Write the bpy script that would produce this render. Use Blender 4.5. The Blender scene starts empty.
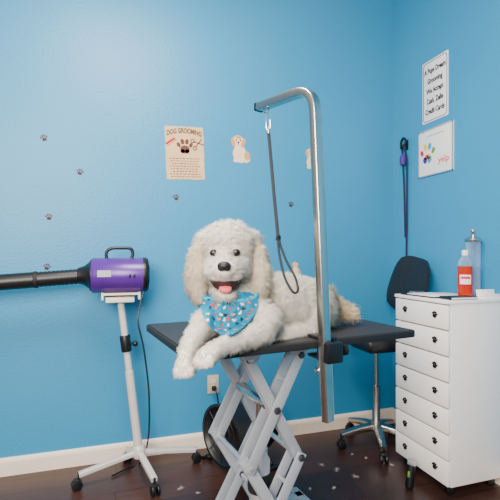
import bpy, bmesh, math, random
import numpy as np
from mathutils import Vector, Matrix, Euler, noise
from mathutils.bvhtree import BVHTree
random.seed(7)
rng = np.random.default_rng(7)
COL = bpy.context.scene.collection
PI = math.pi
F = 420.0; HOR = 256.0; H = 1.2; YAW = math.radians(17.8)
V = Vector((math.sin(YAW), math.cos(YAW), 0)); R = Vector((math.cos(YAW), -math.sin(YAW), 0))
CAM = Vector((0, 0, H))
WALL_Y = 2.6; WALL_X = 1.93; TOPZ = 0.91

def ray(px, py): return V + R * ((px - 250) / F) + Vector((0, 0, -(py - HOR) / F))
def at(px, py, d): return CAM + ray(px, py) * d
def on_back(px, py, y=WALL_Y):
    r = ray(px, py); return CAM + r * (y / r.y)
def on_right(px, py):
    r = ray(px, py); return CAM + r * (WALL_X / r.x)
def on_floor(px, py, z=0.0):
    r = ray(px, py); return CAM + r * ((z - H) / r.z)

# ------------------------------------------------------------------ materials
def lin(c):
    return tuple(((v / 255) / 12.92 if v / 255 <= .04045 else ((v / 255 + .055) / 1.055) ** 2.4) for v in c)
def mat(name, rgb, rough=.5, metal=0.0, var=.06, scale=18, bump=0.0, bscale=120, clear=0.0, tint=(255, 255, 255), spec=.5, coat=0):
    m = bpy.data.materials.new(name); m.use_nodes = True
    nt = m.node_tree; b = nt.nodes['Principled BSDF']
    c = lin(rgb)
    tc = nt.nodes.new('ShaderNodeTexCoord'); nz = nt.nodes.new('ShaderNodeTexNoise')
    nz.inputs['Scale'].default_value = scale; nz.inputs['Detail'].default_value = 4
    nt.links.new(tc.outputs['Object'], nz.inputs['Vector'])
    rp = nt.nodes.new('ShaderNodeValToRGB')
    rp.color_ramp.elements[0].position = .3; rp.color_ramp.elements[1].position = .7
    rp.color_ramp.elements[0].color = tuple(v * (1 - var) for v in c) + (1,)
    rp.color_ramp.elements[1].color = tuple(min(1, v * (1 + var)) for v in c) + (1,)
    nt.links.new(nz.outputs['Fac'], rp.inputs['Fac']); nt.links.new(rp.outputs['Color'], b.inputs['Base Color'])
    b.inputs['Roughness'].default_value = rough; b.inputs['Metallic'].default_value = metal
    b.inputs['Specular IOR Level'].default_value = spec
    b.inputs['Coat Weight'].default_value = coat
    if clear:      # thin clear glass or liquid: see-through mixed with a glossy surface that strengthens at grazing angles
        tr = nt.nodes.new('ShaderNodeBsdfTransparent'); tr.inputs['Color'].default_value = lin(tint) + (1,)
        lw = nt.nodes.new('ShaderNodeLayerWeight'); lw.inputs['Blend'].default_value = .3
        mr = nt.nodes.new('ShaderNodeMapRange'); mr.inputs['To Min'].default_value = 1 - clear; mr.inputs['To Max'].default_value = min(1, 1.35 - clear)
        nt.links.new(lw.outputs['Facing'], mr.inputs['Value'])
        mx = nt.nodes.new('ShaderNodeMixShader'); nt.links.new(mr.outputs['Result'], mx.inputs[0])
        nt.links.new(tr.outputs[0], mx.inputs[1]); nt.links.new(b.outputs[0], mx.inputs[2])
        nt.links.new(mx.outputs[0], nt.nodes['Material Output'].inputs['Surface'])
    if bump:
        n2 = nt.nodes.new('ShaderNodeTexNoise'); n2.inputs['Scale'].default_value = bscale; n2.inputs['Detail'].default_value = 2
        nt.links.new(tc.outputs['Object'], n2.inputs['Vector'])
        bp = nt.nodes.new('ShaderNodeBump'); bp.inputs['Strength'].default_value = bump; bp.inputs['Distance'].default_value = .01
        nt.links.new(n2.outputs['Fac'], bp.inputs['Height']); nt.links.new(bp.outputs['Normal'], b.inputs['Normal'])
    return m

M = {}
M['wall'] = mat('blue_wall_paint', (44, 141, 186), .44, var=.03, scale=1.5, bump=.12, bscale=70)
M['trim'] = mat('white_trim', (240, 224, 206), .4, var=.03)
M['black'] = mat('black_plastic', (15, 15, 17), .4, var=.15)
M['matblack'] = mat('black_rubber', (18, 18, 20), .7, var=.2, scale=60)
M['mattop'] = mat('ribbed_black_mat', (38, 36, 37), .55, var=.15, scale=70, bump=.35, bscale=260)
M['leather'] = mat('black_leather', (22, 22, 26), .42, var=.15, bump=.1, bscale=200)
M['chrome'] = mat('brushed_steel', (205, 196, 186), .25, 1, var=.04)
M['greymetal'] = mat('grey_painted_steel', (176, 180, 186), .38, .25, var=.04)
M['bolt'] = mat('dark_steel_bolt', (84, 84, 88), .35, .8, var=.08)
M['silver'] = mat('silver_steel', (200, 200, 203), .3, .6, var=.04)
M['standwhite'] = mat('pale_grey_enamel', (208, 202, 196), .35, .1, var=.03)
M['purple'] = mat('purple_enamel', (84, 36, 138), .3, .1, var=.05)
M['white'] = mat('white_melamine', (247, 240, 234), .45, var=.015)
M['paper'] = mat('beige_paper', (218, 182, 136), .8, var=.10, scale=14)
M['wpaper'] = mat('white_card', (240, 238, 236), .6, var=.01)
M['ink'] = mat('black_ink', (16, 14, 16), .7)
M['grey'] = mat('grey_ink', (150, 150, 155), .7)
M['red'] = mat('red_ink', (205, 28, 30), .6)
M['pinkred'] = mat('pink_red_ink', (222, 74, 84), .6)
M['brown'] = mat('brown_ink', (98, 50, 34), .7)
M['darkpaw'] = mat('brown_vinyl', (78, 44, 38), .6)
M['cream'] = mat('cream_print', (240, 212, 176), .7, var=.16, scale=120)
M['tan'] = mat('tan_print', (206, 150, 98), .7, var=.2, scale=140)
M['pink'] = mat('pink_print', (216, 100, 90), .7)
M['eye'] = mat('dark_brown_eye', (28, 14, 9), .28, var=.15, coat=.1)
M['nose'] = mat('dog_nose', (20, 14, 15), .45, var=.2, scale=150, bump=.2, bscale=300)
M['lip'] = mat('dark_lip', (48, 18, 18), .65, var=.15)
M['tongue'] = mat('pink_tongue', (222, 92, 98), .45, var=.06)
M['liquid'] = mat('orange_red_liquid', (240, 70, 30), .12, var=.05, clear=.55, tint=(250, 110, 60))
M['glass'] = mat('clear_glass', (240, 246, 250), .06, var=.01, clear=.95, tint=(240, 250, 254))
M['bluewater'] = mat('pale_fluid', (200, 230, 246), .1, var=.02, clear=.85, tint=(196, 230, 250))
M['ivory'] = mat('ivory_plastic', (200, 182, 158), .5)
M['purplestrap'] = mat('purple_nylon', (60, 42, 128), .7, var=.12, scale=90)
M['navy'] = mat('navy_nylon', (28, 26, 58), .7, var=.12, scale=90)
M['teal'] = mat('teal_print', (30, 150, 170), .6)
M['yellow'] = mat('yellow_print', (240, 190, 40), .6)
M['orange'] = mat('orange_print', (236, 130, 50), .6)
M['blueink'] = mat('blue_print', (60, 80, 190), .6)
M['green'] = mat('green_plastic', (96, 150, 50), .5)

def floor_mat():
    m = bpy.data.materials.new('dark_wood_planks'); m.use_nodes = True
    nt = m.node_tree; b = nt.nodes['Principled BSDF']
    tc = nt.nodes.new('ShaderNodeTexCoord')
    br = nt.nodes.new('ShaderNodeTexBrick')
    br.inputs['Scale'].default_value = 1.0
    br.inputs['Brick Width'].default_value = 1.2; br.inputs['Row Height'].default_value = .14
    br.inputs['Mortar Size'].default_value = .002
    br.inputs['Color1'].default_value = lin((74, 46, 38)) + (1,)
    br.inputs['Color2'].default_value = lin((54, 33, 28)) + (1,)
    br.inputs['Mortar'].default_value = lin((26, 17, 16)) + (1,)
    nt.links.new(tc.outputs['Object'], br.inputs['Vector'])
    mp = nt.nodes.new('ShaderNodeMapping'); mp.inputs['Scale'].default_value = (3, 45, 3)
    nt.links.new(tc.outputs['Object'], mp.inputs['Vector'])
    nz = nt.nodes.new('ShaderNodeTexNoise'); nz.inputs['Scale'].default_value = 2; nz.inputs['Detail'].default_value = 6
    nt.links.new(mp.outputs['Vector'], nz.inputs['Vector'])
    mx = nt.nodes.new('ShaderNodeMix'); mx.data_type = 'RGBA'; mx.blend_type = 'MULTIPLY'; mx.inputs[0].default_value = .6
    rp = nt.nodes.new('ShaderNodeValToRGB')
    rp.color_ramp.elements[0].position = .35; rp.color_ramp.elements[0].color = (.45, .42, .42, 1)
    rp.color_ramp.elements[1].position = .65; rp.color_ramp.elements[1].color = (1, 1, 1, 1)
    nt.links.new(nz.outputs['Fac'], rp.inputs['Fac'])
    nt.links.new(br.outputs['Color'], mx.inputs[6]); nt.links.new(rp.outputs['Color'], mx.inputs[7])
    nt.links.new(mx.outputs[2], b.inputs['Base Color'])
    b.inputs['Roughness'].default_value = .36
    return m
M['floor'] = floor_mat()

def bandana_mat():
    m = bpy.data.materials.new('turquoise_cotton'); m.use_nodes = True
    nt = m.node_tree; b = nt.nodes['Principled BSDF']
    tc = nt.nodes.new('ShaderNodeTexCoord'); nz = nt.nodes.new('ShaderNodeTexNoise'); nz.inputs['Scale'].default_value = 40
    nt.links.new(tc.outputs['Object'], nz.inputs['Vector'])
    rp = nt.nodes.new('ShaderNodeValToRGB')
    rp.color_ramp.elements[0].position = .3; rp.color_ramp.elements[0].color = lin((0, 158, 200)) + (1,)
    rp.color_ramp.elements[1].position = .7; rp.color_ramp.elements[1].color = lin((10, 180, 218)) + (1,)
    nt.links.new(nz.outputs['Fac'], rp.inputs['Fac']); nt.links.new(rp.outputs['Color'], b.inputs['Base Color'])
    b.inputs['Roughness'].default_value = .85; b.inputs['Specular IOR Level'].default_value = .1
    return m
M['bandana'] = bandana_mat()
M['pwhite'] = mat('white_motif', (246, 242, 236), .8)
M['porange'] = mat('orange_motif', (222, 140, 74), .8)
M['pnavy'] = mat('navy_motif', (28, 30, 54), .8)
M['pred'] = mat('red_motif', (206, 60, 56), .8)

def fur_mat():
    m = bpy.data.materials.new('white_curly_fur'); m.use_nodes = True
    nt = m.node_tree; b = nt.nodes['Principled BSDF']; out = nt.nodes['Material Output']
    at_ = nt.nodes.new('ShaderNodeAttribute'); at_.attribute_name = 'Col'
    nt.links.new(at_.outputs['Color'], b.inputs['Base Color'])
    b.inputs['Roughness'].default_value = .75; b.inputs['Specular IOR Level'].default_value = .15
    tr = nt.nodes.new('ShaderNodeBsdfTranslucent'); nt.links.new(at_.outputs['Color'], tr.inputs['Color'])
    mx = nt.nodes.new('ShaderNodeMixShader'); mx.inputs[0].default_value = .3
    nt.links.new(b.outputs[0], mx.inputs[1]); nt.links.new(tr.outputs[0], mx.inputs[2]); nt.links.new(mx.outputs[0], out.inputs['Surface'])
    return m
M['fur'] = fur_mat()
M['skin'] = mat('dog_undercoat', (254, 244, 226), .85, var=.02, scale=40, bump=.3, bscale=60)

# ------------------------------------------------------------------ object helpers
def wm(o):
    m = o.matrix_basis.copy(); p = o.parent
    while p: m = p.matrix_basis @ m; p = p.parent
    return m
def thing(name, label, cat, mw=None, group=None):
    o = bpy.data.objects.new(name, None); COL.objects.link(o)
    o.empty_display_size = .05
    if mw is not None: o.matrix_basis = mw
    o['label'] = label; o['category'] = cat
    if group: o['group'] = group
    return o
def tag(o, label, cat, group=None):
    o['label'] = label; o['category'] = cat
    if group: o['group'] = group
    return o
def finish(name, me, m, parent):
    o = bpy.data.objects.new(name, me); COL.objects.link(o)
    if m: me.materials.append(m)
    if parent: o.parent = parent
    return o
def obj(name, bm, m, parent=None, world=False, smooth=True, label=None, loc=None):
    """world: verts are in world space and are moved into the parent's frame; loc: origin for a top-level mesh"""
    if parent is not None and world: bm.transform(wm(parent).inverted())
    if loc is not None: bm.transform(Matrix.Translation(-Vector(loc)))
    bmesh.ops.recalc_face_normals(bm, faces=bm.faces[:])
    if smooth:
        for f in bm.faces: f.smooth = True
        for e in bm.edges:
            if len(e.link_faces) == 2 and e.calc_face_angle(0) > .75: e.smooth = False
    me = bpy.data.meshes.new(name); bm.to_mesh(me); bm.free()
    o = finish(name, me, m, parent)
    if loc is not None: o.location = loc
    if label: o['label'] = label
    return o
def struct(o): o['kind'] = 'structure'; return o
def copy_tree(o, parent=None):
    c = o.copy(); COL.objects.link(c)
    if parent: c.parent = parent
    for ch in [x for x in bpy.data.objects if x.parent == o]: copy_tree(ch, c)
    return c
def merge(bm, t):
    me = bpy.data.meshes.new('tmp'); t.to_mesh(me); bm.from_mesh(me); bpy.data.meshes.remove(me); t.free()
def T(x, y, z): return Matrix.Translation((x, y, z))
def RZ(a): return Matrix.Rotation(a, 4, 'Z')
def RX(a): return Matrix.Rotation(a, 4, 'X')
def RY(a): return Matrix.Rotation(a, 4, 'Y')
def rbox(bm, size, mw, bev=.004, seg=2):
    t = bmesh.new(); bmesh.ops.create_cube(t, size=1)
    bmesh.ops.scale(t, vec=size, verts=t.verts)
    if bev: bmesh.ops.bevel(t, geom=t.edges[:], offset=min(bev, min(size) * .49), segments=seg, profile=.5, affect='EDGES')
    t.transform(mw); merge(bm, t)
def rounded_slab(bm, sx, sy, z0, z1, r, mw=Matrix(), n=6, bev=.003):
    pts = []
    for cx, cy, a0 in ((sx/2-r, sy/2-r, 0), (-sx/2+r, sy/2-r, PI/2), (-sx/2+r, -sy/2+r, PI), (sx/2-r, -sy/2+r, 1.5*PI)):
        for k in range(n + 1):
            a = a0 + k / n * PI / 2; pts.append((cx + r * math.cos(a), cy + r * math.sin(a)))
    poly(bm, pts, z0, z1, mw, bev)
def poly(bm, pts, z0, z1, mw=Matrix(), bev=0):
    t = bmesh.new()
    a = [t.verts.new((x, y, z0)) for x, y in pts]; b = [t.verts.new((x, y, z1)) for x, y in pts]
    n = len(pts)
    t.faces.new(a[::-1]); top = t.faces.new(b)
    for i in range(n): t.faces.new((a[i], a[(i+1) % n], b[(i+1) % n], b[i]))
    if bev: bmesh.ops.bevel(t, geom=top.edges[:], offset=bev, segments=2, profile=.5, affect='EDGES')
    t.transform(mw); merge(bm, t)
def oval(bm, cx, cy, rx, ry, rot=0, z0=0, z1=.001, n=20, mw=Matrix()):
    c, s = math.cos(rot), math.sin(rot)
    pts = []
    for k in range(n):
        a = 2 * PI * k / n; x, y = rx * math.cos(a), ry * math.sin(a)
        pts.append((cx + x * c - y * s, cy + x * s + y * c))
    poly(bm, pts, z0, z1, mw)
def dirM(p0, p1):
    d = (Vector(p1) - Vector(p0))
    return Matrix.Translation((Vector(p0) + Vector(p1)) / 2) @ d.to_track_quat('Z', 'Y').to_matrix().to_4x4(), d.length
def cyl(bm, p0, p1, r0, r1=None, n=24, bev=.0):
    mw, L = dirM(p0, p1); t = bmesh.new()
    bmesh.ops.create_cone(t, cap_ends=True, segments=n, radius1=r0, radius2=r0 if r1 is None else r1, depth=L)
    if bev:
        es = [e for e in t.edges if len(e.link_faces) == 2 and any(len(f.verts) > 4 for f in e.link_faces)]
        bmesh.ops.bevel(t, geom=es, offset=bev, segments=2, profile=.5, affect='EDGES')
    t.transform(mw); merge(bm, t)
def lathe(bm, prof, mw=Matrix(), n=32):
    t = bmesh.new(); rings = []
    for r, z in prof:
        rings.append([t.verts.new((max(r, 1e-4) * math.cos(2*PI*k/n), max(r, 1e-4) * math.sin(2*PI*k/n), z)) for k in range(n)])
    for a, b in zip(rings, rings[1:]):
        for k in range(n): t.faces.new((a[k], a[(k+1) % n], b[(k+1) % n], b[k]))
    t.faces.new(rings[0][::-1]); t.faces.new(rings[-1])
    t.transform(mw); merge(bm, t)
def ell(bm, c, rad, mw3=None, seg=20):
    t = bmesh.new(); bmesh.ops.create_uvsphere(t, u_segments=seg, v_segments=seg * 2 // 3, radius=1)
    bmesh.ops.scale(t, vec=rad, verts=t.verts)
    if mw3 is not None: t.transform(mw3)
    t.transform(Matrix.Translation(c)); merge(bm, t)
def crom(pts, k=8, closed=False):
    pts = [Vector(p) for p in pts]; n = len(pts); out = []
    rg = range(n if closed else n - 1)
    for i in rg:
        if closed: p0, p1, p2, p3 = pts[i-1], pts[i], pts[(i+1) % n], pts[(i+2) % n]
        else: p0, p1, p2, p3 = pts[max(i-1, 0)], pts[i], pts[i+1], pts[min(i+2, n-1)]
        for j in range(k):
            t = j / k
            out.append(.5 * ((2*p1) + (p2-p0)*t + (2*p0-5*p1+4*p2-p3)*t*t + (3*p1-p0-3*p2+p3)*t**3))
    if not closed: out.append(pts[-1])
    return out
def tube(bm, pts, rad, n=10, closed=False, sect=None, up=None):
    pts = [Vector(p) for p in pts]; N = len(pts)
    rads = rad if isinstance(rad, (list, tuple)) else [rad] * N
    tans = []
    for i in range(N):
        a = pts[(i-1) % N] if closed else pts[max(i-1, 0)]; b = pts[(i+1) % N] if closed else pts[min(i+1, N-1)]
        tans.append((b - a).normalized())
    u = Vector(up) if up is not None else (Vector((0, 0, 1)) if abs(tans[0].z) < .9 else Vector((1, 0, 0)))
    u = (u - tans[0] * u.dot(tans[0])).normalized()
    if sect is None: sect = [(math.cos(2*PI*k/n), math.sin(2*PI*k/n)) for k in range(n)]
    n = len(sect); t = bmesh.new(); rings = []
    for i in range(N):
        u = (u - tans[i] * u.dot(tans[i])).normalized(); w = tans[i].cross(u)
        rings.append([t.verts.new(pts[i] + (u * x + w * y) * rads[i]) for x, y in sect])
    for i in range(N if closed else N - 1):
        a, b = rings[i], rings[(i+1) % N]
        for k in range(n): t.faces.new((a[k], a[(k+1) % n], b[(k+1) % n], b[k]))
    if not closed: t.faces.new(rings[0][::-1]); t.faces.new(rings[-1])
    merge(bm, t)
def rrect(w, h, r, n=3):
    pts = []
    for cx, cy, a0 in ((w-r, h-r, 0), (-w+r, h-r, PI/2), (-w+r, -h+r, PI), (w-r, -h+r, 1.5*PI)):
        for k in range(n + 1):
            a = a0 + k / n * PI / 2; pts.append((cx + r*math.cos(a), cy + r*math.sin(a)))
    return pts
def text(name, s, size, x, y, z, m, parent, bold=0.0, spacing=1.0, sx=1.0, label=None, arch=0.0):
    cu = bpy.data.curves.new('txt', 'FONT'); cu.body = s; cu.size = size; cu.align_x = 'CENTER'; cu.align_y = 'CENTER'
    cu.extrude = .0004; cu.offset = bold; cu.space_line = spacing; cu.resolution_u = 4
    o = bpy.data.objects.new('txt', cu); COL.objects.link(o)
    dg = bpy.context.evaluated_depsgraph_get()
    me = bpy.data.meshes.new_from_object(o.evaluated_get(dg)); bpy.data.objects.remove(o)
    me.name = name; me.transform(Matrix.Diagonal((sx, 1, 1, 1)))
    if arch:
        for v_ in me.vertices: v_.co.y -= arch * v_.co.x ** 2
    me.transform(Matrix.Translation((x, y, z)))
    me.materials.clear()
    r = finish(name, me, m, parent)
    if label: r['label'] = label
    return r
def paw(bm, s, cx=0, cy=0, rot=0, z0=0, z1=.001):
    c, q = math.cos(rot), math.sin(rot)
    def o(x, y, rx, ry, a): oval(bm, cx + s*(x*c - y*q), cy + s*(x*q + y*c), s*rx, s*ry, a + rot, z0, z1)
    o(0, -.16, .30, .25, 0); o(-.14, -.27, .14, .13, .3); o(.14, -.27, .14, .13, -.3)
    o(-.38, .12, .11, .16, .5); o(-.14, .32, .12, .17, .15); o(.14, .32, .12, .17, -.15); o(.38, .12, .11, .16, -.5)
def wallM_back(p): return Matrix(((1, 0, 0, p.x), (0, 0, -1, p.y), (0, 1, 0, p.z), (0, 0, 0, 1)))
def wallM_right(p): return Matrix(((0, 0, -1, p.x), (-1, 0, 0, p.y), (0, 1, 0, p.z), (0, 0, 0, 1)))

# ------------------------------------------------------------------ room
def slab(name, a, b, m):
    bm = bmesh.new(); a, b = Vector(a), Vector(b)
    rbox(bm, b - a, Matrix.Translation((a + b) / 2), 0)
    return struct(obj(name, bm, m, smooth=False))
slab('floor', (-5, -5, -.05), (WALL_X + .1, WALL_Y + .1, 0), M['floor'])
slab('wall_back', (-5, WALL_Y, 0), (WALL_X, WALL_Y + .1, 3.5), M['wall'])
slab('wall_right', (WALL_X, -5, 0), (WALL_X + .1, WALL_Y + .1, 3.5), M['wall'])
def base(name, p0, p1, nrm):
    bm = bmesh.new(); d = Vector(p1) - Vector(p0); n = Vector(nrm)
    prof = [(0, 0), (.016, 0), (.016, .075), (.012, .088), (.005, .096), (0, .096)]
    a = [bm.verts.new(Vector(p0) + n*x + Vector((0, 0, z))) for x, z in prof]
    b = [bm.verts.new(Vector(p1) + n*x + Vector((0, 0, z))) for x, z in prof]
    k = len(prof)
    for i in range(k): bm.faces.new((a[i], a[(i+1) % k], b[(i+1) % k], b[i]))
    bm.faces.new(a); bm.faces.new(b[::-1])
    struct(obj(name, bm, M['trim'], smooth=False))
base('baseboard_back', (-5, WALL_Y, 0), (WALL_X, WALL_Y, 0), (0, -1, 0))
base('baseboard_right', (WALL_X, -5, 0), (WALL_X, WALL_Y - .016, 0), (-1, 0, 0))

# ------------------------------------------------------------------ grooming table
TM = T(.626, 1.604, 0) @ RZ(math.radians(8))
TW, TD = .925, .61
tb = thing('grooming_table', 'black topped grooming table on grey scissor lift under the white dog', 'grooming table', TM)
bm = bmesh.new(); rounded_slab(bm, TW - .012, TD - .012, TOPZ - .022, TOPZ, .03); obj('tabletop', bm, M['mattop'], tb)
bm = bmesh.new()
ring = []
for cx, cy, a0 in ((TW/2-.03, TD/2-.03, 0), (-TW/2+.03, TD/2-.03, PI/2), (-TW/2+.03, -TD/2+.03, PI), (TW/2-.03, -TD/2+.03, 1.5*PI)):
    for k in range(7):
        a = a0 + k/6*PI/2; ring.append((cx + .03*math.cos(a), cy + .03*math.sin(a), TOPZ - .014))
tube(bm, ring, 1, closed=True, sect=rrect(.0125, .004, .003), up=(0, 0, 1)); obj('edge_trim', bm, M['matblack'], tb, label='black rubber edge strip')
SX = -.10; HV = .15
bm = bmesh.new()
for y in (-HV, HV): rbox(bm, (.40, .035, .035), T(SX + .03, y, TOPZ - .041), .003)
for x in (SX - .16, SX + .22): rbox(bm, (.035, HV*2, .03), T(x, 0, TOPZ - .043), .003)
obj('top_frame', bm, M['greymetal'], tb)
ZT, ZM, ZB = TOPZ - .075, .455, .10
HW = .102
for y in (-HV, HV):
    for (za, zb) in ((ZT, ZM), (ZM, ZB)):
        for s in (-1, 1):
            bm = bmesh.new()
            for off in ((-.032, .032) if s > 0 else (-.014, .014)):     # a pair of flat bars, one pair running between the other
                a = Vector((SX + s*HW, y + off, za)); b = Vector((SX - s*HW, y + off, zb))
                d = b - a; ang = math.atan2(d.x, -d.z)
                rbox(bm, (.040, .011, d.length + .034), Matrix.Translation((a+b)/2) @ RY(-ang), .004)
            q = a.lerp(b, .25); q.y = y
            rbox(bm, (.018, .064 if s > 0 else .028, .014), Matrix.Translation(q) @ RY(-ang), .002)
            sa = obj('scissor_arm', bm, M['greymetal'], tb)
            yf = y - (.039 if s > 0 else .021)
            for e_ in ((0,) if s < 0 else (0, .5)):
                q = a.lerp(b, e_); bm = bmesh.new()
                lathe(bm, [(0, -.004), (.014, -.004), (.014, .004), (.010, .009), (0, .009)], T(q.x, yf, q.z) @ RX(PI/2), 6)
                obj('pivot_bolt', bm, M['bolt'], sa)
for x, z in ((SX, (ZT+ZM)/2), (SX, (ZM+ZB)/2), (SX+HW, ZT), (SX-HW, ZT), (SX+HW, ZM), (SX-HW, ZM), (SX+HW, ZB), (SX-HW, ZB)):
    bm = bmesh.new(); cyl(bm, (x, -HV-.04, z), (x, HV+.04, z), .010, bev=.002); obj('pivot_rod', bm, M['silver'], tb)
for s in (-1, 1):
    for y in (-HV, HV):
        bm = bmesh.new(); rbox(bm, (.054, .084, .045), T(SX + s*HW, y, ZT + .025), .005); obj('hinge_bracket', bm, M['greymetal'], tb)
CYX, CYY = SX - .005, -.06
bm = bmesh.new(); lathe(bm, [(0.0, .10), (.038, .10), (.040, .12), (.040, .42), (.031, .435), (.031, .46), (0, .46)], T(CYX, CYY, 0))
ac = obj('lift_cylinder', bm, M['silver'], tb)
bm = bmesh.new(); cyl(bm, (CYX, CYY, .45), (CYX, CYY, .645), .018); rbox(bm, (.04, .26, .03), T(CYX, 0, .65), .004); obj('piston_rod', bm, M['chrome'], ac)
bm = bmesh.new(); lathe(bm, [(0, .30), (.045, .30), (.047, .31), (.047, .36), (.045, .37), (0, .37)], T(CYX, CYY, 0)); obj('cylinder_collar', bm, M['matblack'], ac)
bm = bmesh.new()
for y in (-HV-.02, HV+.02): rbox(bm, (.62, .045, .045), T(SX+.03, y, .065), .005)
for x in (SX-.26, SX+.32): rbox(bm, (.045, .46, .045), T(x, 0, .065), .005)
rbox(bm, (.10, .30, .03), T(SX, 0, .085), .004)
obj('base_frame', bm, M['greymetal'], tb)
for x in (SX-.26, SX+.32):
    for y in (-.21, .21):
        bm = bmesh.new(); lathe(bm, [(0, 0), (.024, 0), (.026, .006), (.02, .03), (.012, .045), (0, .045)], T(x, y, 0)); obj('rubber_foot', bm, M['matblack'], tb)

# ------------------------------------------------------------------ grooming arm
PX, PY = .0235, -.331
ga = thing('grooming_post', 'bent chrome grooming post clamped to the front edge of the table', 'grooming post', TM @ T(PX, PY, TOPZ))
k0 = at(314, 87, 1.43); pb = at(328, 421, 1.425); pe = at(259, 107.5, 1.634)
a = k0 + (pb - k0).normalized() * .085; c = k0 + (pe - k0).normalized() * .085
path = [pb, pb.lerp(a, .5), a]
for j in range(1, 9):
    t = j / 8; path.append(a*(1-t)**2 + k0*2*t*(1-t) + c*t*t)
path += [c.lerp(pe, .5), pe]
bm = bmesh.new(); tube(bm, path, 1, sect=rrect(.0145, .020, .005), up=-(pe - c)); obj('pole', bm, M['chrome'], ga, world=True)
dd = (pe - c).normalized()
bm = bmesh.new(); tube(bm, [pe - dd*.004, pe + dd*.006], 1, sect=rrect(.0155, .021, .005), up=Vector((0, 0, 1))); obj('end_cap', bm, M['black'], ga, world=True)
hookp = pe - dd * .04
bm = bmesh.new()
tube(bm, [hookp + Vector((0, 0, -.022)) + (R*math.cos(t)*.010 + Vector((0, 0, 1))*math.sin(t)*.010) for t in np.linspace(0, 2*PI, 17)[:-1]], .0025, 6, closed=True)
obj('eye_ring', bm, M['chrome'], ga, world=True)
bm = bmesh.new()
rbox(bm, (.066, .066, .07), TM @ T(PX, PY - .002, TOPZ - .035), .006)
rbox(bm, (.055, .10, .010), TM @ T(PX, PY + .045, TOPZ + .007), .003)
rbox(bm, (.055, .10, .010), TM @ T(PX, PY + .045, TOPZ - .062), .003)
cb = obj('clamp_bracket', bm, M['black'], ga, world=True)
bm = bmesh.new(); cyl(bm, TM @ Vector((PX + .03, PY, TOPZ - .035)), TM @ Vector((PX + .055, PY, TOPZ - .035)), .006)
lathe(bm, [(0, 0), (.010, 0), (.020, .006), (.020, .018), (.014, .024), (0, .024)], TM @ T(PX + .05, PY, TOPZ - .035) @ RY(PI/2), 12); obj('clamp_knob', bm, M['black'], cb, world=True)
bm = bmesh.new(); cyl(bm, TM @ Vector((PX, PY + .06, TOPZ - .11)), TM @ Vector((PX, PY + .06, TOPZ - .03)), .006)
lathe(bm, [(0, 0), (.016, 0), (.018, .005), (.016, .012), (0, .012)], TM @ T(PX, PY + .06, TOPZ - .12), 12); obj('clamp_screw', bm, M['chrome'], cb, world=True)

# loop
gl = thing('grooming_loop', 'black grooming loop hanging from the tip of the chrome post', 'leash', Matrix.Translation(hookp))
bm = bmesh.new()
tube(bm, crom([hookp + Vector((0, 0, -.032)), at(266, 124, 1.598), at(267, 130, 1.598), at(270, 128, 1.598), at(270, 120, 1.598)], 5), .003, 8)
lathe(bm, [(0, 0), (.005, 0), (.007, .006), (.005, .018), (.004, .03), (0, .03)], Matrix.Translation(at(268.5, 134, 1.598)), 12)
obj('snap_clip', bm, M['chrome'], gl, world=True)
bm = bmesh.new(); tube(bm, crom([at(268.5, 132, 1.598), at(271, 160, 1.59), at(274.5, 200, 1.57), at(278, 236, 1.55)], 6), 1, sect=rrect(.0062, .0025, .002), up=R); obj('strap', bm, M['matblack'], gl, world=True)
lp = crom([at(278, 236, 1.55), at(279, 252, 1.53), at(284, 275, 1.485), at(290, 288, 1.46), at(295, 293, 1.455), at(298, 289, 1.455), at(295, 277, 1.475), at(287, 262, 1.51), at(281, 247, 1.54)], 6, True)
bm = bmesh.new(); tube(bm, lp, .0045, 8, closed=True); obj('loop', bm, M['matblack'], gl, world=True)
bm = bmesh.new(); rbox(bm, (.018, .01, .02), Matrix.Translation(at(278.3, 238, 1.548)), .003); obj('slider', bm, M['black'], gl, world=True)

# ------------------------------------------------------------------ dog
dog = thing('dog', 'fluffy white curly dog lying on the grooming table with mouth open', 'dog', Matrix.Translation(at(240, 345, 1.5).xy.to_3d() + Vector((0, 0, TOPZ))))
bm = bmesh.new()
RM = Matrix.Rotation(-YAW, 4, 'Z')
def E(px, py, d, rad, tilt=None):
    mm = RM if tilt is None else RM @ tilt
    ell(bm, at(px, py, d), rad, mm, 24)
def chain(pts):
    for (a, ra), (b, rb) in zip(pts, pts[1:]):
        L = (b - a).length; n = max(2, int(L / (.25 * min(ra, rb))))
        for j in range(n + 1):
            t = j / n; r = ra + (rb - ra) * t; ell(bm, a.lerp(b, t), (r, r, r), None, 14)
E(228, 248, 1.44, (.086, .085, .084))          # cranium and topknot
E(227, 266, 1.42, (.080, .07, .066))           # cheeks
E(225, 270, 1.345, (.050, .064, .040))         # muzzle
E(226, 295, 1.370, (.036, .046, .020))         # lower jaw
E(216.5, 273.5, 1.335, (.029, .034, .026)); E(233.5, 273.5, 1.335, (.029, .034, .026))
E(225, 257, 1.370, (.026, .045, .03))          # stop
chain([(at(207, 240, 1.45), .028), (at(200, 254, 1.44), .029), (at(197.5, 271, 1.43), .032), (at(198, 286, 1.43), .029), (at(200, 296, 1.43), .019)])
chain([(at(250, 240, 1.46), .028), (at(257, 255, 1.45), .029), (at(259.5, 271, 1.44), .033), (at(259, 285, 1.44), .030), (at(257, 295, 1.44), .019)])
chain([(at(231, 272, 1.48), .078), (at(234, 312, 1.47), .092)])
E(231, 316, 1.435, (.082, .075, .082))
E(258, 319, 1.45, (.065, .07, .075)); E(214, 319, 1.44, (.045, .06, .06))
chain([(at(240, 309, 1.53), .102), (at(262, 305, 1.58), .108), (at(284, 304, 1.63), .110), (at(308, 307, 1.70), .106)])
E(310, 314, 1.65, (.064, .088, .084))
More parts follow.
